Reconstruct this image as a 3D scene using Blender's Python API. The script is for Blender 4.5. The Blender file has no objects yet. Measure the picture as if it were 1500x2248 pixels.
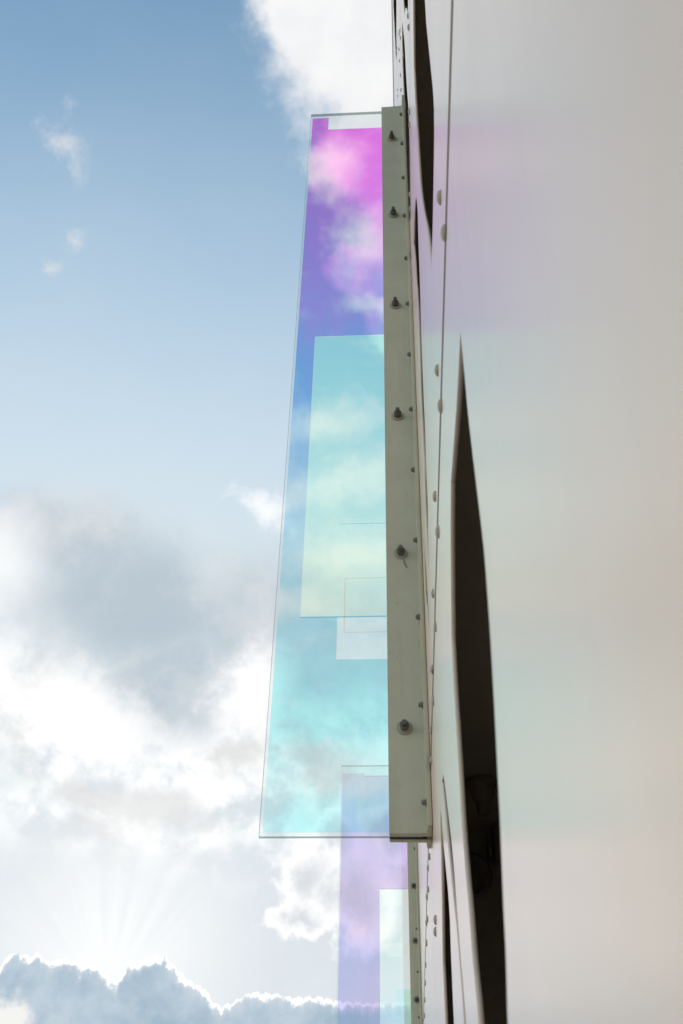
import bpy, bmesh, math, random
from mathutils import Matrix, Vector
random.seed(4)
S = bpy.context.scene
COL = S.collection
ZC = 1.6                       # camera height above the ground
# ---------------------------------------------------------------- tuning values
SKYGAIN = 1.0          # gain on the sky texture
SKYTINT = (2.15, 2.65, 2.5)   # tint on the sky texture
WALLS = .3
WALLC = (.86, .695, .545)  # facade paint
WALLR = .235
FILMK = .68
FARHOLES = [(9.3, 13.0, 'O6'), (5.4, 2.8, 'O8'), (9.3, 2.8, 'O7'), (9.2, 6.2, 'O7'), (5.0, -.5, 'O3'), (12.0, 6.2, 'O6'), (12.0, 9.3, 'O7')]
# ---------------------------------------------------------------- camera
cam = bpy.data.cameras.new("camera")
camo = bpy.data.objects.new("camera", cam); COL.objects.link(camo)
R = Matrix(((0.9981302, 0.0209898, 0.0574061), (0.0579316, -0.6243744, -0.778974), (0.0194924, 0.7808432, -0.6244229)))
camo.matrix_world = Matrix.Translation((-0.075, 0, ZC)) @ R.to_4x4()
cam.sensor_fit = 'VERTICAL'; cam.sensor_height = 36; cam.sensor_width = 24
cam.lens = 36 * 2178.3 / 2248
cam.clip_start = 0.02; cam.clip_end = 2000
cam.dof.use_dof = True; cam.dof.focus_distance = 4.4; cam.dof.aperture_fstop = 8.0
S.camera = camo
S.view_settings.view_transform = 'Standard'; S.view_settings.look = 'None'
S.view_settings.gamma = 1; S.view_settings.exposure = 0
S.render.resolution_x = 683; S.render.resolution_y = 1024
S.cycles.max_bounces = 14; S.cycles.transparent_max_bounces = 24

# ---------------------------------------------------------------- node maths helper
class E:
    tree = None
    def __init__(s, sock): s.s = sock
    @staticmethod
    def m(op, *a):
        n = E.tree.nodes.new('ShaderNodeMath'); n.operation = op
        for i, v in enumerate(a):
            if isinstance(v, E): E.tree.links.new(v.s, n.inputs[i])
            else: n.inputs[i].default_value = v
        return E(n.outputs[0])
    def __add__(s, o): return E.m('ADD', s, o)
    __radd__ = __add__
    def __sub__(s, o): return E.m('SUBTRACT', s, o)
    def __rsub__(s, o): return E.m('SUBTRACT', o, s)
    def __mul__(s, o): return E.m('MULTIPLY', s, o)
    __rmul__ = __mul__
    def __truediv__(s, o): return E.m('DIVIDE', s, o)
    def __neg__(s): return E.m('MULTIPLY', s, -1)
def emax(a, b): return E.m('MAXIMUM', a, b)
def emin(a, b): return E.m('MINIMUM', a, b)
def smooth(x, lo, hi):
    n = E.tree.nodes.new('ShaderNodeMapRange'); n.interpolation_type = 'SMOOTHSTEP'
    if isinstance(x, E): E.tree.links.new(x.s, n.inputs[0])
    if lo > hi: n.inputs[1].default_value, n.inputs[2].default_value, n.inputs[3].default_value, n.inputs[4].default_value = hi, lo, 1, 0
    else: n.inputs[1].default_value, n.inputs[2].default_value = lo, hi
    return E(n.outputs[0])
def mixc(f, a, b, mode='MIX'):
    n = E.tree.nodes.new('ShaderNodeMix'); n.data_type = 'RGBA'; n.blend_type = mode; n.clamp_factor = True
    for sock, v in ((n.inputs[0], f), (n.inputs[6], a), (n.inputs[7], b)):
        if isinstance(v, E): E.tree.links.new(v.s, sock)
        elif isinstance(v, tuple): sock.default_value = (*v, 1)
        else: sock.default_value = v
    return E(n.outputs[2])
def noise(vec, scale, detail=6, rough=.55, off=0.0, distort=0.0):
    n = E.tree.nodes.new('ShaderNodeTexNoise'); n.noise_dimensions = '4D'
    n.inputs['W'].default_value = off; n.inputs['Scale'].default_value = scale
    n.inputs['Detail'].default_value = detail; n.inputs['Roughness'].default_value = rough
    n.inputs['Distortion'].default_value = distort
    E.tree.links.new(vec.s, n.inputs['Vector']); return E(n.outputs['Fac'])
def puff(vec, scale, detail=3.0, rough=.55, warp=.0):
    # rounded, billowing relief: 1 at the middle of a billow, falling to its rim
    n = E.tree.nodes.new('ShaderNodeTexVoronoi'); n.feature = 'F1'; n.normalize = True
    n.inputs['Scale'].default_value = scale; n.inputs['Detail'].default_value = detail; n.inputs['Roughness'].default_value = rough
    n.inputs['Lacunarity'].default_value = 2.2
    if warp:
        nn = E.tree.nodes.new('ShaderNodeTexNoise'); nn.inputs['Scale'].default_value = scale * .8; nn.inputs['Detail'].default_value = 4
        E.tree.links.new(vec.s, nn.inputs['Vector'])
        a = E.tree.nodes.new('ShaderNodeVectorMath'); a.operation = 'MULTIPLY_ADD'; E.tree.links.new(nn.outputs['Color'], a.inputs[0])
        a.inputs[1].default_value = (warp,) * 3; E.tree.links.new(vec.s, a.inputs[2]); vec = E(a.outputs[0])
    E.tree.links.new(vec.s, n.inputs['Vector']); return 1 - E(n.outputs['Distance'])
def scalec(c, k): # colour times value
    n = E.tree.nodes.new('ShaderNodeVectorMath'); n.operation = 'SCALE'
    if isinstance(c, E): E.tree.links.new(c.s, n.inputs[0])
    else: n.inputs[0].default_value = c
    if isinstance(k, E): E.tree.links.new(k.s, n.inputs[3])
    else: n.inputs[3].default_value = k
    return E(n.outputs[0])

# ---------------------------------------------------------------- world: sky texture and clouds by direction
SUN_AZ, SUN_EL = -15.9, 14.4
w = bpy.data.worlds.new("World"); S.world = w; w.use_nodes = True
nt = w.node_tree; nt.nodes.clear(); E.tree = nt
out = nt.nodes.new('ShaderNodeOutputWorld'); bg = nt.nodes.new('ShaderNodeBackground')
bg.inputs['Strength'].default_value = 0.1; nt.links.new(bg.outputs[0], out.inputs[0])
sky = nt.nodes.new('ShaderNodeTexSky'); sky.sky_type = 'NISHITA'; sky.sun_disc = False
sky.sun_elevation = math.radians(SUN_EL); sky.sun_rotation = math.radians(SUN_AZ)
sky.air_density = 1.0; sky.dust_density = 0.6; sky.ozone_density = 1.5
tc = nt.nodes.new('ShaderNodeTexCoord'); D = E(tc.outputs['Generated'])
sep = nt.nodes.new('ShaderNodeSeparateXYZ'); nt.links.new(D.s, sep.inputs[0])
dx, dy, dz = (E(sep.outputs[i]) for i in range(3))
el = E.m('ARCSINE', dz) * 57.29578
az = E.m('ARCTAN2', dx, dy) * 57.29578
ce = E.m('SQRT', emax(1 - dz * dz, 0.0001))
n_big = noise(D, 5, 8, .58, 1.0) - .5
n_mid = noise(D, 12, 7, .62, 3.0) - .5
n_fine = noise(D, 34, 5, .65, 7.0) - .5
n_soft = noise(D, 6, 3, .5, 11.0) - .5
# soft angular coordinates, disturbed so that no outline is a clean curve
azw = az + n_mid * 5.0 + n_fine * 1.6
elw = el + (noise(D, 12, 7, .62, 23.0) - .5) * 4.0 + (noise(D, 34, 5, .65, 29.0) - .5) * 1.2
def blob(a, e, ra, re, rot=0, A=None, B=None):
    A = azw if A is None else A; B = elw if B is None else B
    u = (A - a) * math.cos(math.radians(e)); v = B - e
    if rot:
        c_, s_ = math.cos(math.radians(rot)), math.sin(math.radians(rot))
        u, v = u * c_ + v * s_, v * c_ - u * s_
    u = u / ra; v = v / re
    return 1 - E.m('SQRT', u * u + v * v)
def union(*b):
    r = b[0]
    for x in b[1:]: r = emax(r, x)
    return r
sx = math.sin(math.radians(SUN_AZ)) * math.cos(math.radians(SUN_EL)); sy = math.cos(math.radians(SUN_AZ)) * math.cos(math.radians(SUN_EL)); sz = math.sin(math.radians(SUN_EL))
ang = E.m('ARCCOSINE', emin(dx * sx + dy * sy + dz * sz, 0.9999)) * 57.29578
K = 10.0
def col(r, g, b, k=1.0): return (r * K * k, g * K * k, b * K * k)
base = mixc(1.0, scalec(E(sky.outputs[0]), SKYGAIN), SKYTINT, 'MULTIPLY')   # cooler, clearer blue
veil = smooth(ang + n_soft * 8, 58, 12)
c = mixc(veil * 0.93, base, col(.70, .76, .79))
front = smooth(dy, 0.0, 0.25)
# high white cloud running up out of the frame
top = union(blob(-3.2, 52.2, 2.4, 1.6), blob(3, 66, 8.2, 9), blob(0, 59.5, 4.4, 6), blob(6, 54, 6, 7), blob(-8, 66.5, 4.0, 4.6), blob(2, 50, 3, 3.4))
f = smooth(top + n_mid * .5 + n_fine * .3, -.10, .30)
c = mixc(f * front, c, mixc(smooth(noise(D, 9, 5, .5, 41.), .38, .68), col(.95, .95, .95), col(.78, .80, .85)))
# wisps in the blue
wis = union(blob(-31.3, 55.4, 1.5, 2.8, 20), blob(-28.4, 51.0, 1.0, 1.3), blob(-29.6, 49.2, .8, .8), blob(-38, 55, .7, .8))
f = smooth(wis + n_fine * 2.6 + n_mid * 1.4 , .15, 1.5)
c = mixc(f * front * .72, c, col(.84, .83, .82))
# broad grey cloud bank
grey = union(blob(-18.0, 32.4, 8.6, 5.6, -12), blob(-8.0, 31.6, 10, 5.6, -6), blob(-15, 28.0, 4.8, 4.4), blob(-23, 35.2, 7, 3.0), blob(2, 31, 7, 4))
f = smooth(grey + n_soft * .45 + n_mid * .3 + n_fine * .15, -.12, .66)
gcol = mixc(smooth(n_soft + n_mid * .8 + n_fine * .3, -.2, .25), col(.48, .57, .64), col(.70, .74, .78))
# bright broken cloud below the bank
zone = smooth(el + n_mid * 6, 34.5, 25)
br = noise(D, 10, 7, .62, 60., .4) * .6 + puff(D, 13, 3, .6, .08) * .42 - .04
wcol = mixc(smooth(br + n_fine * .24, .46, .60), col(.70, .77, .82), col(1.08, 1.08, 1.08))
wcol = mixc(smooth(noise(D, 7, 8, .58, 66., .3), .52, .66) * .9, wcol, col(.66, .67, .68))
c = mixc(zone * smooth(n_big + n_mid * .6, -.30, .02) * front, c, wcol)
c = mixc(f * front * .97, c, gcol)
edge = union(blob(-9.4, 28.0, 2.4, 3.6, -24), blob(-20.5, 26.0, 6.8, 3.0, -16))
wisp2 = blob(-9.5, 38.6, 3.2, 1.3, -15)
f = emax(emax(smooth(edge + n_fine * 1.0 + n_mid * .8, -.15, .85), smooth(wisp2 + n_fine * 2.4 + n_mid * 1.2, .1, 1.3) * .8), smooth(blob(-28.5, 33.0, 4.5, 4.0, 20) + n_soft * .6, 0, .8) * .7)
c = mixc(f * front * .88, c, col(1.1, 1.09, 1.08))
shad = union(blob(-14.2, 21.5, 3.6, 1.6, -10), blob(-10.7, 24.4, 2.2, 1.4), blob(-18.2, 21.2, 3, 1.1))
f = smooth(shad + n_fine * 1.2 + n_mid * .9, .0, .75)
c = mixc(f * front * .75, c, col(.70, .71, .715))
# glow round the hidden sun, with rays
gl = E.m('POWER', 2.71828, -(ang * ang) / 38.0)
ra_ = E.m('ARCTAN2', (az - SUN_AZ) * .97, el - 11.8)
comb = nt.nodes.new('ShaderNodeCombineXYZ'); nt.links.new(ra_.s, comb.inputs[0])
rays = noise(E(comb.outputs[0]), 4.5, 2, .5, 80.)
lowc = smooth(el + n_mid * 2, 21, 17)
c = mixc(lowc * front * .9, c, col(.72, .78, .83))
upw = smooth(el, SUN_EL - 1.0, SUN_EL + 1.5) * smooth(ang, 8.0, 2.0)
c = mixc(gl * .72, c, col(1.08, 1.08, 1.07))
c = mixc(upw * smooth(rays, .60, .36) * .26, c, col(.72, .78, .83))
# lit cumulus at the right of the sun
cum = union(blob(-5.6, 18.3, 2.2, 1.8), blob(-4.3, 20.2, 1.6, 1.6), blob(-3.0, 17.4, 3, 3.4), blob(-6.0, 16.4, 2.0, 1.2), blob(-1, 21, 3, 2.2))
f = smooth(cum + n_fine * 1.0 + n_mid * .7, -.05, .32)
c = mixc(f * front * .95, c, mixc(smooth(cum + n_fine * .9 + n_mid * .8, .15, .95), col(1.08, 1.08, 1.08), col(.72, .75, .79)))
# backlit bank near the horizon, its outline a curve over azimuth
fc = nt.nodes.new('ShaderNodeFloatCurve')
PTS = [(-60, 12.0), (-50, 14), (-40, 12.2), (-32, 13.4), (-26, 12.4), (-22.6, 12.9), (-21.36, 12.63), (-21.31, 13.38), (-20.79, 13.7), (-20.16, 13.59), (-19.85, 13.79), (-19.49, 13.71), (-19.0, 13.37), (-18.72, 13.5), (-18.22, 13.69), (-17.76, 13.52), (-17.29, 13.23), (-17.02, 13.47), (-16.39, 13.24), (-15.85, 12.96), (-15.45, 12.71), (-15.45, 13.41), (-15.23, 13.66), (-14.75, 13.69), (-14.36, 13.61), (-14.06, 13.99), (-13.72, 14.16), (-13.2, 14.13), (-12.73, 13.81), (-12.23, 13.39), (-11.46, 12.94), (-10.8, 12.69), (-10.38, 12.33), (-10.1, 11.9), (-9.63, 11.98), (-8.92, 12.35), (-8.2, 12.65), (-7.08, 12.61), (-6.08, 12.49), (-4.97, 12.56), (-3.74, 12.4), (-1.5, 12.3), (4, 13.2), (15, 11.5), (30, 13), (60, 11)]
cu = fc.mapping.curves[0]
for i, (a, e) in enumerate(PTS):
    p = ((a + 60) / 120, e / 20)
    if i == 0: cu.points[0].location = p
    elif i == len(PTS) - 1: cu.points[len(cu.points) - 1].location = p
    else: cu.points.new(*p)
for p_ in cu.points: p_.handle_type = 'AUTO_CLAMPED'
fc.mapping.use_clip = False; fc.mapping.update()
bump = (noise(D, 60, 7, .6, 90.) - .5)
nt.links.new(((az + bump * .5 + 60) / 120).s, fc.inputs['Value'])
lim = E(fc.outputs[0]) * 20 - .10 + E.m('ABSOLUTE', E.m('SINE', az * 6.1 + n_soft * 10)) * .13 \
    + E.m('ABSOLUTE', E.m('SINE', az * 14.7 + n_mid * 10)) * .06 + (noise(D, 120, 4, .6, 95.) - .5) * .22
dd = lim - el
dark = smooth(dd + n_fine * .10, -.03, .09)
pf = puff(D, 30, 3, .6, .03)
dcol = mixc(smooth(n_mid * 1.5 + n_fine * .2 + (pf - .6) * .5, -.22, .28), col(.34, .47, .585), col(.56, .655, .735))
dcol = mixc(smooth(dd + n_fine * 1.5 + n_mid, 0.6, .0) * .30, dcol, col(.78, .82, .86))
dcol = mixc(smooth(blob(-20.8, 10.8, 2.0, 1.3) + n_fine * 1.4, .0, .6), dcol, col(.92, .92, .90))
fr = noise(D, 95, 5, .65, 201.) - .5
dcol = mixc(smooth(dd + n_fine * 1.2 + fr * .8, .75, .0) * .5, dcol, col(.80, .84, .88))
dcol = mixc(smooth(dd + n_fine * 1.1 + fr * 1.3, .36, .04) * smooth(ang, 20, 5), dcol, col(1.5, 1.48, 1.42))
dcol = mixc(smooth(el, 8, 0), dcol, col(.62, .68, .74))
c = mixc(dark * front, c, dcol)
# the half of the sky behind the camera: scattered cumulus on deeper blue
back = 1 - front
azb = E.m('ARCTAN2', dx, -dy) * 57.29578 + n_mid * 5.0 + n_fine * 1.6   # azimuth counted from straight behind
bfd = noise(D, 3.6, 7, .56, 120., .2)
stm = nt.nodes.new('ShaderNodeMapping'); stm.inputs['Scale'].default_value = (9, 16, 40); stm.inputs['Rotation'].default_value = (0, .35, 0); nt.links.new(D.s, stm.inputs['Vector'])
def bb(a, e, ra, re, rot=0): return blob(a, e, ra, re, rot, azb, elw)
extra = union(bb(-6.6, 57.6, 2.6, 1.9), bb(-3.0, 54.0, 2.2, 2.4, 20), bb(-1, 50.5, 2.4, .9), bb(-6, 43.6, 6, 1.6, 12), bb(-4, 40.3, 6, 1.7, 14), bb(-2.5, 36.4, 7, 2.4), bb(-9, 33, 4, 1.6), bb(-5, 24, 7, 2.0))
streak = noise(E(stm.outputs[0]), 1.0, 8, .6, 131.) - .5
exm = smooth(extra + n_fine * 1.3 + n_mid * 1.3 + streak * 1.2, -.25, 1.1)
bf = emax(smooth(bfd + n_fine * .10, .53, .64) * smooth(E.m('ABSOLUTE', azb + 5), 12, 26), emax(exm, smooth(streak + n_fine * .3, .02, .22) * .38))
c = mixc(back, c, mixc(.35, c, scalec(c, .8)))
c = mixc(bf * back * .92, c, mixc(smooth(bfd, .58, .75), col(1.05, 1.02, .98), col(.75, .76, .78)))
low = back * smooth(el + n_soft * 14, 34, 6) * smooth(E.m('ABSOLUTE', azb + 4), 5, 30)
c = mixc(low * .95, c, col(1.75, 1.55, 1.30))
c = mixc(back * smooth(el, 12, 3) * .9, c, col(1.7, 1.5, 1.26))
nt.links.new(c.s, bg.inputs['Color'])
w.cycles.sampling_method = 'MANUAL'; w.cycles.sample_map_resolution = 1024

sl = bpy.data.lights.new("sun", 'SUN'); sl.energy = 0.6; sl.angle = math.radians(180)   # sun wholly behind cloud: no disc, no edge; sl.color = (1, .95, .88)
so = bpy.data.objects.new("sun", sl); COL.objects.link(so)
so.rotation_euler = Vector((sx, sy, sz)).to_track_quat('Z', 'Y').to_euler()
so.location = (-4, 12, 8)

# ================================================================ helpers
def tag(o, label=None, cat=None, group=None, kind=None):
    if label: o['label'] = label
    if cat: o['category'] = cat
    if group: o['group'] = group
    if kind: o['kind'] = kind
    return o
def empty(name, loc):
    o = bpy.data.objects.new(name, None); COL.objects.link(o); o.location = loc; o.empty_display_size = .2
    return o
def link(name, me, mat, parent=None, off=None):
    o = bpy.data.objects.new(name, me); COL.objects.link(o)
    if mat: me.materials.clear(); me.materials.append(mat)
    if parent is not None:
        o.parent = parent
        o.matrix_parent_inverse = world_inv(parent)
    return o
def world_inv(p):
    # meshes are written in world coordinates; only a thing's Empty has a place of its own
    return Matrix.Translation(p.location).inverted() if p.parent is None else Matrix.Identity(4)
def add_box(bm, x0, x1, y0, y1, z0, z1, bev=0.0):
    t = bmesh.new()
    r = bmesh.ops.create_cube(t, size=1)
    for v in t.verts: v.co = Vector(((x0 + x1) / 2 + v.co.x * (x1 - x0), (y0 + y1) / 2 + v.co.y * (y1 - y0), (z0 + z1) / 2 + v.co.z * (z1 - z0)))
    if bev: bmesh.ops.bevel(t, geom=list(t.edges), offset=bev, segments=2, affect='EDGES', profile=.5)
    merge(bm, t)
def merge(bm, t):
    me = bpy.data.meshes.new("tmp"); t.to_mesh(me); t.free(); bm.from_mesh(me); bpy.data.meshes.remove(me)
def finish(bm, name, mat, parent=None, smooth_=False):
    me = bpy.data.meshes.new(name); bmesh.ops.recalc_face_normals(bm, faces=bm.faces[:]); bm.to_mesh(me); bm.free()
    if smooth_:
        for p in me.polygons: p.use_smooth = True
        try: me.set_sharp_from_angle(angle=math.radians(35))
        except Exception: pass
    return link(name, me, mat, parent)
def lathe(prof, axis, origin, seg=24, hexes=()):
    """solid of revolution: prof = [(distance along axis, radius)], some rings six sided"""
    bm = bmesh.new(); a = Vector(axis).normalized()
    t = a.orthogonal().normalized(); b = a.cross(t); rings = []
    for i, (h, r) in enumerate(prof):
        ring = []
        for k in range(seg):
            th = 2 * math.pi * k / seg
            rr = r
            if i in hexes:
                m = (th % (math.pi / 3)) - math.pi / 6; rr = r * math.cos(math.pi / 6) / math.cos(m)
            ring.append(bm.verts.new(Vector(origin) + a * h + (t * math.cos(th) + b * math.sin(th)) * rr))
        rings.append(ring)
    for q, p in zip(rings, rings[1:]):
        for k in range(seg): bm.faces.new((q[k], q[(k + 1) % seg], p[(k + 1) % seg], p[k]))
    bm.faces.new(rings[0][::-1]); bm.faces.new(rings[-1])
    return bm

# ================================================================ materials
def mat(name):
    m = bpy.data.materials.new(name); m.use_nodes = True; m.node_tree.nodes.clear(); E.tree = m.node_tree
    o = m.node_tree.nodes.new('ShaderNodeOutputMaterial'); return m, m.node_tree, o
def objco():
    return E(E.tree.nodes.new('ShaderNodeNewGeometry').outputs['Position'])
def stretch(v, s):
    n = E.tree.nodes.new('ShaderNodeMapping'); n.inputs['Scale'].default_value = s; E.tree.links.new(v.s, n.inputs['Vector']); return E(n.outputs[0])
def paint(name, colr, dirt, rough, spec=.5, scale=5, specks=0, bumpk=.0, coat=0.0, streak=.25, wave=0.0):
    m, t, o = mat(name); p = t.nodes.new('ShaderNodeBsdfPrincipled'); t.links.new(p.outputs[0], o.inputs[0])
    P = objco()
    a = noise(P, scale, 8, .6, 2.0); b = noise(stretch(P, (14, 14, .8)), 1.0, 6, .6, 5.0)
    cc = mixc(smooth(a, .35, .75) * .35 + smooth(b, .5, .8) * streak, colr, dirt)
    if specks:
        v = t.nodes.new('ShaderNodeTexVoronoi'); v.inputs['Scale'].default_value = specks; t.links.new(P.s, v.inputs['Vector'])
        vd = E(v.outputs['Distance']); vc = t.nodes.new('ShaderNodeSeparateColor'); t.links.new(v.outputs['Color'], vc.inputs[0])
        cc = mixc(smooth(vd, .09, .05) * smooth(E(vc.outputs[0]), .80, .82) * .8, cc, (.06, .055, .05))
    t.links.new(cc.s, p.inputs['Base Color'])
    t.links.new((a * .12 + (rough - .06)).s, p.inputs['Roughness'])
    p.inputs['Specular IOR Level'].default_value = spec
    p.inputs['Coat Weight'].default_value = coat; p.inputs['Coat Roughness'].default_value = .12
    if wave:   # sheet metal is never quite flat
        bn = t.nodes.new('ShaderNodeBump'); bn.inputs['Strength'].default_value = 1.0; bn.inputs['Distance'].default_value = wave
        t.links.new(noise(P, 2.6, 2, .4, 19.).s, bn.inputs['Height']); t.links.new(bn.outputs[0], p.inputs['Normal'])
    if bumpk:
        bn = t.nodes.new('ShaderNodeBump'); bn.inputs['Strength'].default_value = bumpk; bn.inputs['Distance'].default_value = .002
        t.links.new(noise(P, 260, 2, .5, 9.).s, bn.inputs['Height']); t.links.new(bn.outputs[0], p.inputs['Normal'])
    return m
M = {}
M['wall'] = paint('white_painted_metal', WALLC, tuple(v * .86 for v in WALLC), WALLR, spec=WALLS, scale=1.4, streak=.3, wave=.0012)
M['rivet'] = paint('painted_rivet', (.44, .39, .32), (.26, .22, .18), .5, scale=40)
M['bracket'] = paint('olive_grey_painted_steel', (.50, .50, .37), (.36, .33, .24), .5, scale=6, specks=34, bumpk=.35, streak=.5)
M['bolt'] = paint('weathered_steel', (.20, .195, .15), (.07, .065, .055), .5, scale=60)
M['washer'] = paint('olive_grey_washer', (.34, .335, .255), (.22, .21, .16), .45, scale=60)
M['nut'] = paint('dark_weathered_nut', (.11, .105, .085), (.05, .045, .04), .45, scale=70)
M['gasket'] = paint('black_gasket', (.03, .03, .03), (.12, .11, .10), .7, scale=90)
M['void'] = paint('brown_painted_wall', (.50, .455, .38), (.40, .36, .30), .8, scale=2)
M['seal'] = paint('brown_joint_seal', (.10, .08, .065), (.06, .05, .04), .8, scale=20)
M['dark'] = paint('dark_steel', (.28, .245, .215), (.2, .17, .15), .5, scale=8)
M['ground'] = paint('pale_concrete', (.50, .46, .41), (.40, .37, .33), .8, scale=.6)
def facing():
    g = E.tree.nodes.new('ShaderNodeNewGeometry')
    d = E.tree.nodes.new('ShaderNodeVectorMath'); d.operation = 'DOT_PRODUCT'
    E.tree.links.new(g.outputs['Incoming'], d.inputs[0]); E.tree.links.new(g.outputs['True Normal'], d.inputs[1])
    return E.m('ABSOLUTE', E(d.outputs['Value']))
def clear_glass():
    m, t, o = mat('clear_glass')
    tr = t.nodes.new('ShaderNodeBsdfTransparent'); tr.inputs[0].default_value = (.955, .972, .965, 1)
    g = t.nodes.new('ShaderNodeBsdfGlossy'); g.inputs['Roughness'].default_value = 0.0; g.inputs[0].default_value = (1, 1, 1, 1)
    k = facing(); q = 1 - k; f = .03 + .9 * E.m('POWER', q, 5.0)
    mx = t.nodes.new('ShaderNodeMixShader'); t.links.new(f.s, mx.inputs[0]); t.links.new(tr.outputs[0], mx.inputs[1]); t.links.new(g.outputs[0], mx.inputs[2])
    t.links.new(mx.outputs[0], o.inputs[0]); return m
def edge_glass():
    m, t, o = mat('glass_edge')
    p = t.nodes.new('ShaderNodeBsdfPrincipled'); p.inputs['Base Color'].default_value = (.10, .14, .135, 1); p.inputs['Roughness'].default_value = .15
    tr = t.nodes.new('ShaderNodeBsdfTransparent'); tr.inputs[0].default_value = (.75, .85, .83, 1)
    mx = t.nodes.new('ShaderNodeMixShader'); mx.inputs[0].default_value = .45
    t.links.new(p.outputs[0], mx.inputs[1]); t.links.new(tr.outputs[0], mx.inputs[2]); t.links.new(mx.outputs[0], o.inputs[0]); return m
def dichroic(name, stops, refl, rk=1.0, vary=.06):
    """interference film: what it lets through depends on the angle it is seen at, what it does not let through it mirrors"""
    m, t, o = mat(name)
    P = objco(); k = facing() + (noise(stretch(P, (5, 1, 2.2)), 1.0, 6, .6, 3.) - .5) * vary
    def ramp(st):
        r = t.nodes.new('ShaderNodeValToRGB'); t.links.new(k.s, r.inputs[0]); cr = r.color_ramp
        for i, (pos, cc) in enumerate(st):
            e_ = cr.elements[i] if i < 2 else cr.elements.new(pos)
            e_.position = pos; e_.color = (*cc, 1)
        return r
    ts = ramp(stops)
    tr = t.nodes.new('ShaderNodeBsdfTransparent'); t.links.new(ts.outputs[0], tr.inputs[0])
    g = t.nodes.new('ShaderNodeBsdfGlossy'); g.inputs['Roughness'].default_value = 0.02
    rs = ramp([(p_, tuple(min(1, max(0, rk * (1 - v))) for v in c_)) for p_, c_ in stops] if refl is None else refl)
    t.links.new(rs.outputs[0], g.inputs[0])
    a = t.nodes.new('ShaderNodeAddShader'); t.links.new(tr.outputs[0], a.inputs[0]); t.links.new(g.outputs[0], a.inputs[1])
    t.links.new(a.outputs[0], o.inputs[0]); return m
M['glass'] = clear_glass(); M['glass_edge'] = edge_glass()
M['film'] = dichroic('dichroic_film',
    [(.46, (.92, .04, .80)), (.54, (.80, .06, .80)), (.61, (.56, .18, .84)), (.685, (.28, .42, .86)), (.76, (.50, .68, .88)), (.84, (.50, .82, .90)), (.90, (.46, .98, .93)), (.95, (.68, .99, .95))],
    [(.46, (.31, .58, .24)), (.54, (.31, .60, .22)), (.61, (.32, .50, .16)), (.685, (.18, .32, .12)), (.76, (.34, .28, .10)), (.84, (.30, .14, .08)), (.90, (.26, .0, .05)), (.95, (.20, .0, .04))], 1, .15)
M['film_cyan'] = dichroic('pale_cyan_film', [(.60, (.46, .86, .80)), (.68, (.50, .90, .84)), (.76, (.70, .96, .86)), (.82, (.88, 1.0, .86)), (.87, (.99, 1.0, .88)), (.95, (.94, .94, .90))], [(.60, (.40, .2, .2)), (.76, (.3, .2, .14)), (.87, (.12, .12, .08)), (.95, (.1, .1, .1))])
M['film_clear'] = dichroic('faint_film', [(.6, (.96, .99, .95)), (.95, (.96, .99, .95))], [(.6, (.22, .20, .14)), (.95, (.22, .20, .14))])
M['film_violet'] = dichroic('violet_film', [(.82, (.56, .70, .86)), (.90, (.72, .62, .80)), (.92, (.84, .70, .80)), (.94, (.66, .52, .86)), (.955, (.82, .58, .86)), (.968, (.62, .50, .90)), (.982, (.76, .50, .88)), (1., (.66, .56, .90))], None, .3, .05)
M['film_blue'] = dichroic('pale_blue_film', [(.8, (.55, .78, .9)), (1., (.6, .8, .9))], None, .8)
M['film_green'] = dichroic('mint_film', [(.8, (.5, .95, .76)), (1., (.55, .93, .76))], None, .8)
M['film_yellow'] = dichroic('pale_yellow_film', [(.8, (.88, .92, .70)), (1., (.90, .93, .72))], None, .8)
M['film_white'] = dichroic('milky_film', [(.8, (.92, .91, .87)), (1., (.92, .91, .87))], [(.8, (.14, .13, .12)), (1., (.14, .13, .12))])
M['line_amber'] = dichroic('amber_edge_line', [(.3, (.90, .66, .40)), (1., (.90, .66, .40))], None, .3)
M['line_blue'] = dichroic('blue_edge_line', [(.3, (.30, .68, .80)), (1., (.30, .68, .80))], None, .3)
M['line_grey'] = dichroic('grey_edge_line', [(.3, (.55, .55, .58)), (1., (.55, .55, .58))], None, .3)

# ================================================================ ground
bm = bmesh.new(); add_box(bm, -300, 300, -300, 300, -.3, 0)
tag(finish(bm, 'ground', M['ground']), 'pale concrete ground under the facade', 'ground', kind='structure')

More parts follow.
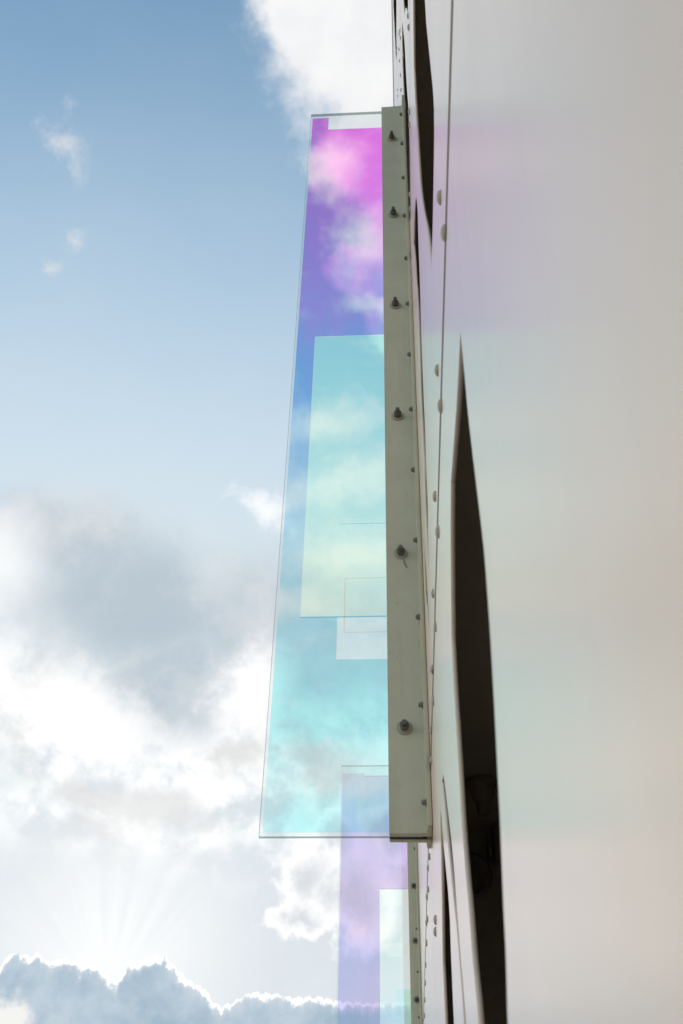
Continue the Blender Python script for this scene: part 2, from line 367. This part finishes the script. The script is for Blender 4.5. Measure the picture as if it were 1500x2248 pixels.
# ================================================================ facade
XW, TH = .018, .008
HOLES = {
    'O1': [(1.619, 3.833), (1.69, 3.772), (1.898, 3.672), (1.927, 3.46), (1.913, 3.222), (1.887, 2.902), (1.779, 2.592), (1.626, 2.273), (1.549, 2.061), (1.543, 2.001), (1.486, 1.977), (1.399, 1.964), (1.273, 1.955), (1.164, 1.958), (1.118, 1.988), (1.109, 2.042), (1.123, 2.17), (1.141, 2.31), (1.159, 2.464), (1.152, 2.567), (1.171, 2.823)],
    'O2': [(0.947, 1.083), (1.059, 1.086), (1.182, 1.106), (1.342, 1.136), (1.355, 1.128), (1.455, 1.08), (1.59, 0.97), (1.607, 0.885), (1.603, 0.794), (1.601, 0.707), (1.603, 0.629), (1.582, 0.547), (1.545, 0.466), (1.528, 0.397), (1.49, 0.329), (1.481, 0.299), (1.464, 0.257), (1.047, 0.184), (1.043, 0.211), (1.008, 0.262), (0.993, 0.3), (0.975, 0.337), (0.956, 0.374), (0.941, 0.415), (0.925, 0.458), (0.911, 0.502), (0.898, 0.547), (0.89, 0.599), (0.887, 0.657), (0.905, 0.751), (0.924, 0.841), (0.937, 0.918), (0.941, 1.008)],
    'O3': [(2.249, 0.997), (2.354, 1.023), (2.263, 0.918), (2.199, 0.827), (2.117, 0.737), (2.055, 0.658), (2.013, 0.611), (1.952, 0.548), (1.92, 0.491), (1.889, 0.438), (1.874, 0.378), (1.799, 0.363), (1.827, 0.423), (1.862, 0.476), (1.884, 0.529), (1.916, 0.587), (1.928, 0.618), (1.954, 0.681), (2.011, 0.756), (2.096, 0.849), (2.196, 0.952)],
    'O4': [(2.501, 1.014), (2.567, 1.003), (2.691, 0.862), (2.852, 0.729), (2.856, 0.577), (2.868, 0.534), (2.315, 0.432), (2.293, 0.463), (2.282, 0.584), (2.251, 0.661), (2.279, 0.73), (2.361, 0.821), (2.438, 0.918)],
    'O5': [(3.755, 1.053), (3.904, 0.998), (3.782, 0.875), (3.678, 0.743), (3.452, 0.697), (3.597, 0.832), (3.672, 0.939)],
    'O6': [(3.198, 6.83), (3.393, 6.888), (3.499, 6.775), (3.486, 6.442), (3.39, 6.093), (3.572, 6.021), (3.558, 5.73), (3.544, 5.454), (3.43, 5.046), (3.26, 4.666), (3.208, 4.499), (3.07, 4.395), (2.978, 4.381), (2.888, 4.443), (2.778, 4.471), (2.703, 4.555), (2.666, 4.747), (2.755, 5.091), (2.823, 5.466), (2.841, 5.765), (3.021, 6.369)],
    'O7': [(2.248, 3.355), (2.406, 3.55), (2.562, 3.679), (2.765, 3.766), (2.681, 3.533), (2.651, 3.347), (2.611, 3.253), (2.574, 2.938), (2.662, 2.693), (2.636, 2.48), (2.611, 2.283), (2.682, 2.17), (2.664, 2.036), (2.616, 1.835), (2.544, 1.897), (2.486, 1.955), (2.459, 2.005), (2.445, 2.138), (2.402, 2.259), (2.397, 2.424), (2.352, 2.683), (2.263, 2.857), (2.223, 3.028), (2.169, 3.114), (2.175, 3.208)],
    'O8': [(3.012, 2.248), (3.045, 2.203), (3.073, 2.155), (3.096, 2.073), (2.966, 1.924), (2.894, 1.794), (2.854, 1.742), (2.778, 1.745), (2.806, 1.82), (2.837, 1.9), (2.862, 2.008), (2.921, 2.114)],
    'O9': [(2.83, 6.574), (2.776, 6.204), (2.708, 5.935), (2.668, 5.785), (2.495, 5.465), (2.423, 5.322), (2.341, 5.127), (2.225, 4.835), (2.169, 4.723), (2.017, 4.683)],
    'O10': [(7.336, 16.894), (7.919, 17.369), (7.397, 15.609), (6.765, 13.486), (6.308, 12.409), (5.962, 11.884), (5.506, 11.618), (4.702, 10.825)],
 'O11': [(4.473, 10.297), (4.626, 10.144), (4.705, 9.925), (4.743, 9.541), (4.614, 9.021), (4.321, 8.611), (4.021, 8.483), (3.744, 8.614)],
}
RIV = [(1.111, 1.654), (1.514, 1.606), (1.907, 1.572), (2.294, 1.543), (2.659, 1.512), (2.987, 1.472), (1.061, 1.473), (1.463, 1.446), (1.843, 1.412), (2.246, 1.405), (2.656, 1.405), (3.064, 1.405), (3.813, 1.352), (4.15, 1.425), (4.207, 1.355), (4.53, 1.428), (4.598, 1.352), (4.834, 1.406), (5.001, 1.36), (5.449, 1.375), (5.773, 1.365), (6.117, 1.358), (6.484, 1.353), (3.308, 0.97), (3.386, 0.956)]
RIV2 = [(2.141, 4.623), (2.128, 4.484), (2.495, 4.421), (2.513, 4.333), (2.931, 4.402), (2.951, 4.309), (3.2, 4.153), (3.151, 4.008), (3.751, 7.858), (3.693, 7.619), (4.14, 7.906), (4.08, 7.562), (5.757, 10.675), (5.897, 10.794), (4.112, 8.55), (4.319, 8.704), (4.294, 8.451), (5.482, 11.082), (5.609, 11.198)]

facade = empty('metal_facade', (.3, 0, 0))
tag(facade, 'tall white painted metal facade of riveted panels with curved cut openings', 'building')
def poly_panel(y0, y1, z0, z1, holes):
    cd = bpy.data.curves.new('panel', 'CURVE'); cd.dimensions = '2D'; cd.fill_mode = 'BOTH'; cd.extrude = TH / 2
    def spl(pts):
        s_ = cd.splines.new('POLY'); s_.points.add(len(pts) - 1); s_.use_cyclic_u = True
        for p_, (a, b) in zip(s_.points, pts): p_.co = (a, b, 0, 1)
    spl([(y0, z0), (y1, z0), (y1, z1), (y0, z1)])
    for h in holes: spl(h)
    co = bpy.data.objects.new('tmpc', cd); COL.objects.link(co)
    dg = bpy.context.evaluated_depsgraph_get(); dg.update()
    me = bpy.data.meshes.new_from_object(co.evaluated_get(dg), depsgraph=dg)
    bpy.data.objects.remove(co); bpy.data.curves.remove(cd)
    for v in me.vertices:
        a, b, c_ = v.co; v.co = (XW + TH / 2 + c_, a, b + ZC)
    b2 = bmesh.new(); b2.from_mesh(me); bmesh.ops.remove_doubles(b2, verts=b2.verts[:], dist=1e-5); bmesh.ops.recalc_face_normals(b2, faces=b2.faces[:]); b2.to_mesh(me); b2.free()
    me.name = 'panel'
    return me
def rnd(pts, corner=35):
    """round the traced corners lightly: one Catmull-Rom step between the points except at sharp ones"""
    n = len(pts); res = []
    def sharp(i):
        a = Vector(pts[i]) - Vector(pts[i - 1]); b = Vector(pts[(i + 1) % n]) - Vector(pts[i])
        return a.length < 1e-6 or b.length < 1e-6 or math.degrees(a.angle(b)) > corner
    for i in range(n):
        p0, p1, p2, p3 = (Vector(pts[(i + k) % n]) for k in (-1, 0, 1, 2))
        if sharp(i): p0 = p1 - (p2 - p1)
        if sharp((i + 1) % n): p3 = p2 + (p2 - p1)
        for t_ in (0, .25, .5, .75):
            q = .5 * ((2 * p1) + (p2 - p0) * t_ + (2 * p0 - 5 * p1 + 4 * p2 - p3) * t_ * t_ + (3 * p1 - p0 - 3 * p2 + p3) * t_ ** 3)
            res.append((q.x, q.y))
    return res
rows = [-1.55, 1.475, 4.33, 7.7, 18.6, 21.2]
cols = [-5.2, -1.6, 3.86, 8.15, 10.4, 13.4, 16.4, 18.4]
cols_by_row = {}
GAP = .008
def shift(h, dy_, dz_, k=1.0, cy=None, cz=None):
    cy = sum(p[0] for p in h) / len(h); cz = sum(p[1] for p in h) / len(h)
    return [(cy + dy_ + (p[0] - cy) * k, cz + dz_ + (p[1] - cz) * k) for p in h]
holes = {k: rnd(v) for k, v in HOLES.items()}
far = []
far.append(shift(holes['O5'], 0, 0))
panels = {}
proto_r = None
def ctr(h): return sum(p[0] for p in h) / len(h), sum(p[1] for p in h) / len(h)
allh = [holes[k] for k in ('O1', 'O2', 'O3', 'O4', 'O5', 'O6', 'O7', 'O8', 'O9', 'O10', 'O11')]
for (ky, kz, src) in FARHOLES:
    h = holes[src]; cy, cz = ctr(h); allh.append([(p[0] - cy + ky, p[1] - cz + kz) for p in h])
def inside(h, a0, a1, b0, b1): return min(p[0] for p in h) > a0 + .02 and max(p[0] for p in h) < a1 - .02 and min(p[1] for p in h) > b0 + .02 and max(p[1] for p in h) < b1 - .02
placed = 0
for i, (z0, z1) in enumerate(zip(rows, rows[1:])):
    for j, (y0, y1) in enumerate(zip(cols, cols[1:])):
        a0, a1, b0, b1 = y0 + GAP / 2, y1 - GAP / 2, z0 + .028, z1 - .028
        hs = [h for h in allh if inside(h, a0, a1, b0, b1)]; placed += len(hs)
        panels[i, j] = link('panel', poly_panel(a0, a1, b0, b1, hs), M['wall'], facade)
print('openings', placed, 'of', len(allh))
def panel_at(y, z):
    for i, (z0, z1) in enumerate(zip(rows, rows[1:])):
        for j, (y0, y1) in enumerate(zip(cols, cols[1:])):
            if y0 <= y < y1 and z0 <= z < z1: return panels[i, j]
    return facade
rv = [(0, .0150), (.0012, .0150), (.0035, .0136), (.006, .011), (.0078, .0065), (.0084, .002)]
bm = lathe(rv, (-1, 0, 0), (0, 0, 0), 16); me_r = bpy.data.meshes.new('rivet'); bmesh.ops.recalc_face_normals(bm, faces=bm.faces[:]); bm.to_mesh(me_r); bm.free()
for p in me_r.polygons: p.use_smooth = True
me_r.materials.append(M['rivet'])
def rivet(y, z):
    p = panel_at(y, z)
    o = bpy.data.objects.new('rivet', me_r); COL.objects.link(o); o.location = (XW - .0002, y, z + ZC)
    o.parent = p; o.matrix_parent_inverse = world_inv(p)
    sc = random.uniform(.92, 1.08); o.scale = (sc, sc, sc)
for y, z in RIV + RIV2: rivet(y, z)
y = 6.9
while y < 12: rivet(y, 1.355); rivet(y + .02, 1.425) ; y += .4
for zz, ya, yb in ((4.33, 3.55, 9.0), (7.7, 4.5, 11.0), (11.0, 6.3, 13)):
    y = ya
    while y < yb: rivet(y, zz - .07); rivet(y, zz + .07); y += .4
for yy in (8.15,):
    z = -1.2
    while z < 4.2: rivet(yy + .05, z); z += .35
bm = bmesh.new()
for r_ in rows[1:-1]: add_box(bm, .0200, .0255, -5.1, 18.3, r_ - .0278 + ZC, r_ + .0278 + ZC)
finish(bm, 'joint_seal', M['seal'], facade)
# cavity behind the panels
bm = bmesh.new(); add_box(bm, .62, .80, -5.2, 18.4, -1.6 + ZC, 21.2 + ZC); finish(bm, 'back_wall', M['void'], facade)
bm = bmesh.new(); add_box(bm, .027, .79, 18.41, 18.6, -1.6 + ZC, 21.2 + ZC); finish(bm, 'end_wall', M['wall'], facade)
bm = bmesh.new(); add_box(bm, .0, .85, -5.3, 18.7, 21.21 + ZC, 21.4 + ZC); finish(bm, 'parapet', M['wall'], facade)
bm = bmesh.new(); add_box(bm, .03, .61, -5.25, -5.15, -1.6 + ZC, 21.2 + ZC); finish(bm, 'side_wall', M['void'], facade)
# inner frame seen through the nearest opening: ledge, post, hanging lamp fitting and bolted disc
bm = bmesh.new()
for r_ in rows[1:-1]: add_box(bm, .045, .615, -5.1, 18.3, r_ - .03 + ZC, r_ + .03 + ZC)
finish(bm, 'ledge', M['void'], facade)
for yy in (3.86, 8.15, 10.4):
    bm = bmesh.new(); add_box(bm, .034, .614, yy - .05, yy + .05, -1.59 + ZC, 21.1 + ZC); finish(bm, 'post', M['void'], facade)
lam = lathe([(0, .055), (.012, .055), (.02, .045), (.06, .036), (.075, .024), (.11, .022), (.12, .014)], (0, 0, -1), (.195, 3.32, 1.44 + ZC), 28)
finish(lam, 'hanging_fitting', M['dark'], facade, True)
disc = lathe([(0, .085), (.012, .085), (.018, .075), (.012, .062), (.006, .055)], (0, -1, 0), (.165, 3.80, 1.275 + ZC), 40)
finish(disc, 'wall_disc', M['dark'], facade, True)
bm = bmesh.new(); add_box(bm, .255, .30, 3.70, 3.79, 1.30 + ZC, 1.46 + ZC, .01); add_box(bm, .235, .25, 3.72, 3.78, 1.32 + ZC, 1.40 + ZC, .004); finish(bm, 'clamp', M['dark'], facade)

# ================================================================ glass fins
def fin(Y, zt, zb, xo, xb, label, group, boltz, flangez, bolt_scale=1.0, zg=None, films=()):
    root = empty('glass_fin', (0, Y, zb + ZC)); tag(root, label, 'glass panel', group)
    # pane
    def pane_box():
        bm = bmesh.new(); add_box(bm, xo, -.02, Y + .018, Y + .036, zb + .005 + ZC, zg + ZC); return bm
    bm = pane_box(); me = bpy.data.meshes.new('glass_pane'); bmesh.ops.recalc_face_normals(bm, faces=bm.faces[:]); bm.to_mesh(me); bm.free()
    me.materials.append(M['glass']); me.materials.append(M['glass_edge'])
    for p in me.polygons: p.material_index = 0 if abs(p.normal.y) > .5 else 1
    pane = bpy.data.objects.new('glass_pane', me); COL.objects.link(pane); pane.parent = root; pane.matrix_parent_inverse = world_inv(root)
    for name, mt, polys, lift in films:
        cd = bpy.data.curves.new('f', 'CURVE'); cd.dimensions = '2D'; cd.fill_mode = 'BOTH'
        for pts in polys:
            s_ = cd.splines.new('POLY'); s_.points.add(len(pts) - 1); s_.use_cyclic_u = True
            for p_, (a, b) in zip(s_.points, pts): p_.co = (a, b, 0, 1)
        co = bpy.data.objects.new('tmpc', cd); COL.objects.link(co)
        dg = bpy.context.evaluated_depsgraph_get(); dg.update()
        me = bpy.data.meshes.new_from_object(co.evaluated_get(dg), depsgraph=dg)
        bpy.data.objects.remove(co); bpy.data.curves.remove(cd)
        for v in me.vertices: v.co = (v.co.x, Y + .0172 - lift, v.co.y + ZC)
        me.name = name
        link(name, me, M[mt], pane)
    # clamp angles
    def angle(name, front):
        bm = bmesh.new()
        t = .032 if front else .022
        y0, y1 = (Y - t + .012, Y + .012) if front else (Y + .042, Y + .042 + t)
        prof = [(xb, y0), (0.000, y0), (0.000, Y - .095), (.0165, Y - .095), (.0165, y1), (xb, y1)] if front else \
               [(xb, y0), (.0165, y0), (.0165, Y + .125), (0.000, Y + .125), (0.000, y1), (xb, y1)]
        top = zt - (0 if front else .006)
        lo = [bm.verts.new((a, b, zb + ZC)) for a, b in prof]; hi = [bm.verts.new((a, b, top + ZC)) for a, b in prof]
        bm.faces.new(lo[::-1]); bm.faces.new(hi)
        n = len(prof)
        for k in range(n): bm.faces.new((lo[k], lo[(k + 1) % n], hi[(k + 1) % n], hi[k]))
        bmesh.ops.bevel(bm, geom=list(bm.edges), offset=.0025, segments=2, affect='EDGES', profile=.5)
        return finish(bm, name, M['bracket'], root, True)
    fa = angle('front_angle', True); ba = angle('back_angle', False)
    bm = bmesh.new(); add_box(bm, xb + .002, -.001, Y + .0122, Y + .0165, zb + .004 + ZC, zt - .004 + ZC); add_box(bm, xb + .002, -.001, Y + .0365, Y + .0415, zb + .003 + ZC, zt - .004 + ZC)
    finish(bm, 'gasket', M['gasket'], root)
    yf = Y - .020
    bs = bolt_scale
    prof = [(0, .029), (.0035, .029), (.0045, .028), (.0046, .0225), (.0078, .0225), (.0082, .0215), (.0082, .0172), (.026, .0172), (.028, .0150), (.0282, .0095), (.050, .0095), (.051, .0085)]
    prof = [(a * bs, b * bs) for a, b in prof]
    for k, z in enumerate(boltz):
        bm = lathe(prof, (0, -1, 0), (0, 0, 0), 36, (4, 5, 6))
        rot = Matrix.Rotation(random.uniform(0, 2), 3, 'Y'); tilt = Matrix.Rotation(random.uniform(-.04, .04), 3, 'X')
        for v in bm.verts: v.co = tilt @ (rot @ v.co) + Vector((boltx(k, xb), yf, z + ZC))
        o_ = finish(bm, 'bolt', M['nut'], fa, True); o_.data.materials.append(M['washer'])
        for p_ in o_.data.polygons:
            if -(p_.center.y - yf) < .0083 * bs: p_.material_index = 1
    pr2 = [(0, .0145), (.003, .0145), (.0032, .0112), (.014, .0112), (.0145, .007), (.018, .0068)]
    pr2 = [(a * bs, b * bs) for a, b in pr2]
    for z in flangez:
        bm = lathe(pr2, (-1, 0, 0), (0, 0, 0), 24, (2, 3))
        rot = Matrix.Rotation(random.uniform(0, 2), 3, 'X')
        for v in bm.verts: v.co = rot @ v.co + Vector((0.0005, Y - .062, z + ZC))
        finish(bm, 'flange_bolt', M['bolt'], fa, True)
    return root, pane, fa
def boltx(k, xb): return xb * .535 if xb < -.1 else xb * .33
def rect(x0, x1, z0, z1): return [(x0, z0), (x1, z0), (x1, z1), (x0, z1)]
def frame(x0, x1, z0, z1, t): return [rect(x0, x0 + t, z0, z1), rect(x0 + t + .0001, x1, z0, z0 + t), rect(x0 + t + .0001, x1, z1 - t, z1)]
Y1 = 3.345
A_ = rect(-.478, -.135, 2.158, 3.838)
B_ = rect(-.328, -.135, 1.962, 2.158)
film1 = [('film', 'film', [[(-.570, 1.274), (-.125, 1.274), (-.125, 5.790), (-.468, 5.795), (-.468, 5.938), (-.570, 5.938)]], .0000)]
films = [
    ('film', 'film', [[(-.570, 1.276), (-.125, 1.276), (-.125, 1.960), (-.330, 1.960), (-.330, 2.156), (-.480, 2.156), (-.480, 3.840), (-.125, 3.840), (-.125, 5.780), (-.468, 5.785), (-.468, 5.925), (-.570, 5.925)]], 0),
    ('film_patch', 'film_cyan', [rect(-.478, -.125, 2.160, 3.836)], 0),
    ('film_patch', 'film_clear', [rect(-.328, -.125, 1.962, 2.154)], 0),
    ('film_seam', 'line_blue', [rect(-.480, -.125, 2.153, 2.159)], .0004),
    ('film_seam', 'line_blue', [rect(-.330, -.125, 2.628, 2.6305)], .0004),
    ('film_seam', 'line_grey', [rect(-.469, -.125, 5.7815, 5.785)], .0004),
    ('film_outline', 'line_amber', frame(-.302, -.12, 2.082, 2.345, .0026), .0006),
    ('film_outline', 'line_grey', [rect(-.468 - .002, -.468, 5.785, 5.925), rect(-.568, -.470, 5.868, 5.871), rect(-.568, -.470, 5.888, 5.8895), rect(-.540, -.500, 5.905, 5.908), rect(-.532, -.508, 5.893, 5.896)], .0005),
]
r1, p1, a1 = fin(Y1, 5.962, 1.258, -.583, -.130, 'nearest and largest glass fin, magenta to turquoise, bolted in an olive grey bracket', 'glass fins on the facade',
    [5.585, 4.800, 4.017, 3.228, 2.438, 1.650], [5.79, 5.46, 5.10, 4.73, 4.35, 3.98, 3.60, 3.23, 2.86, 2.475, 2.10, 1.72, 1.35], zg=5.978, films=films)
films2 = [
    ('film', 'film_violet', [[(-.588, -1.15), (-.285, -1.15), (-.285, 2.515), (-.05, 2.515), (-.05, 3.44), (-.405, 3.44), (-.405, 3.46), (-.588, 3.46)]], 0),
    ('film_patch', 'film_blue', [[(-.585, 3.33), (-.50, 3.32), (-.49, 3.34), (-.47, 3.455), (-.585, 3.455)]], .0006),
    ('film_patch', 'film_white', [rect(-.2845, -.05, -1.15, 2.514)], .0),
    ('film_patch', 'film_white', [rect(-.262, -.05, 2.39, 2.50)], .0006),
    ('film_patch', 'film_white', [rect(-.232, -.05, 2.02, 2.12)], .0006),
    ('film_patch', 'film_green', [rect(-.166, -.05, 1.66, 1.80)], .0006),
    ('film_patch', 'film_yellow', [rect(-.2845, -.167, 1.2, 1.76)], .0006),
    ('film_patch', 'film_green', [rect(-.21, -.05, 1.3, 1.658)], .0012),
    ('film_seam', 'line_grey', [rect(-.287, -.284, -1.15, 2.515), rect(-.284, -.05, 2.513, 2.517)], .0015),
    ('film_seam', 'line_grey', [rect(-.40, -.07, 3.432, 3.437)], .0012)]
r2, p2, a2 = fin(7.78, 3.55, -1.2, -.597, -.062, 'smaller looking violet glass fin farther along the wall, with a milky white corner', 'glass fins on the facade',
    [3.33, 2.93, 2.526, 2.126, 1.724, 1.32, .92, .52], [3.4, 3.1, 2.8, 2.5, 2.2, 1.9, 1.6, 1.3, 1.0, .7], .8, zg=3.53, films=films2)
# loose thread caught under the fifth bolt
bm = bmesh.new()
pts = [(a_, z_ - .023) for a_, z_ in ((-.060, 2.436), (-.056, 2.425), (-.052, 2.408), (-.046, 2.395), (-.044, 2.388), (-.050, 2.390), (-.054, 2.402), (-.0585, 2.412), (-.057, 2.430))]
for (a, b), (a2_, b2_) in zip(pts, pts[1:]):
    d_ = Vector((a2_ - a, 0, b2_ - b)); t_ = lathe([(0, .0007), (d_.length, .0007)], d_, (a, Y1 - .0225, b + ZC), 6); merge(bm, t_)
finish(bm, 'thread', M['gasket'], a1)
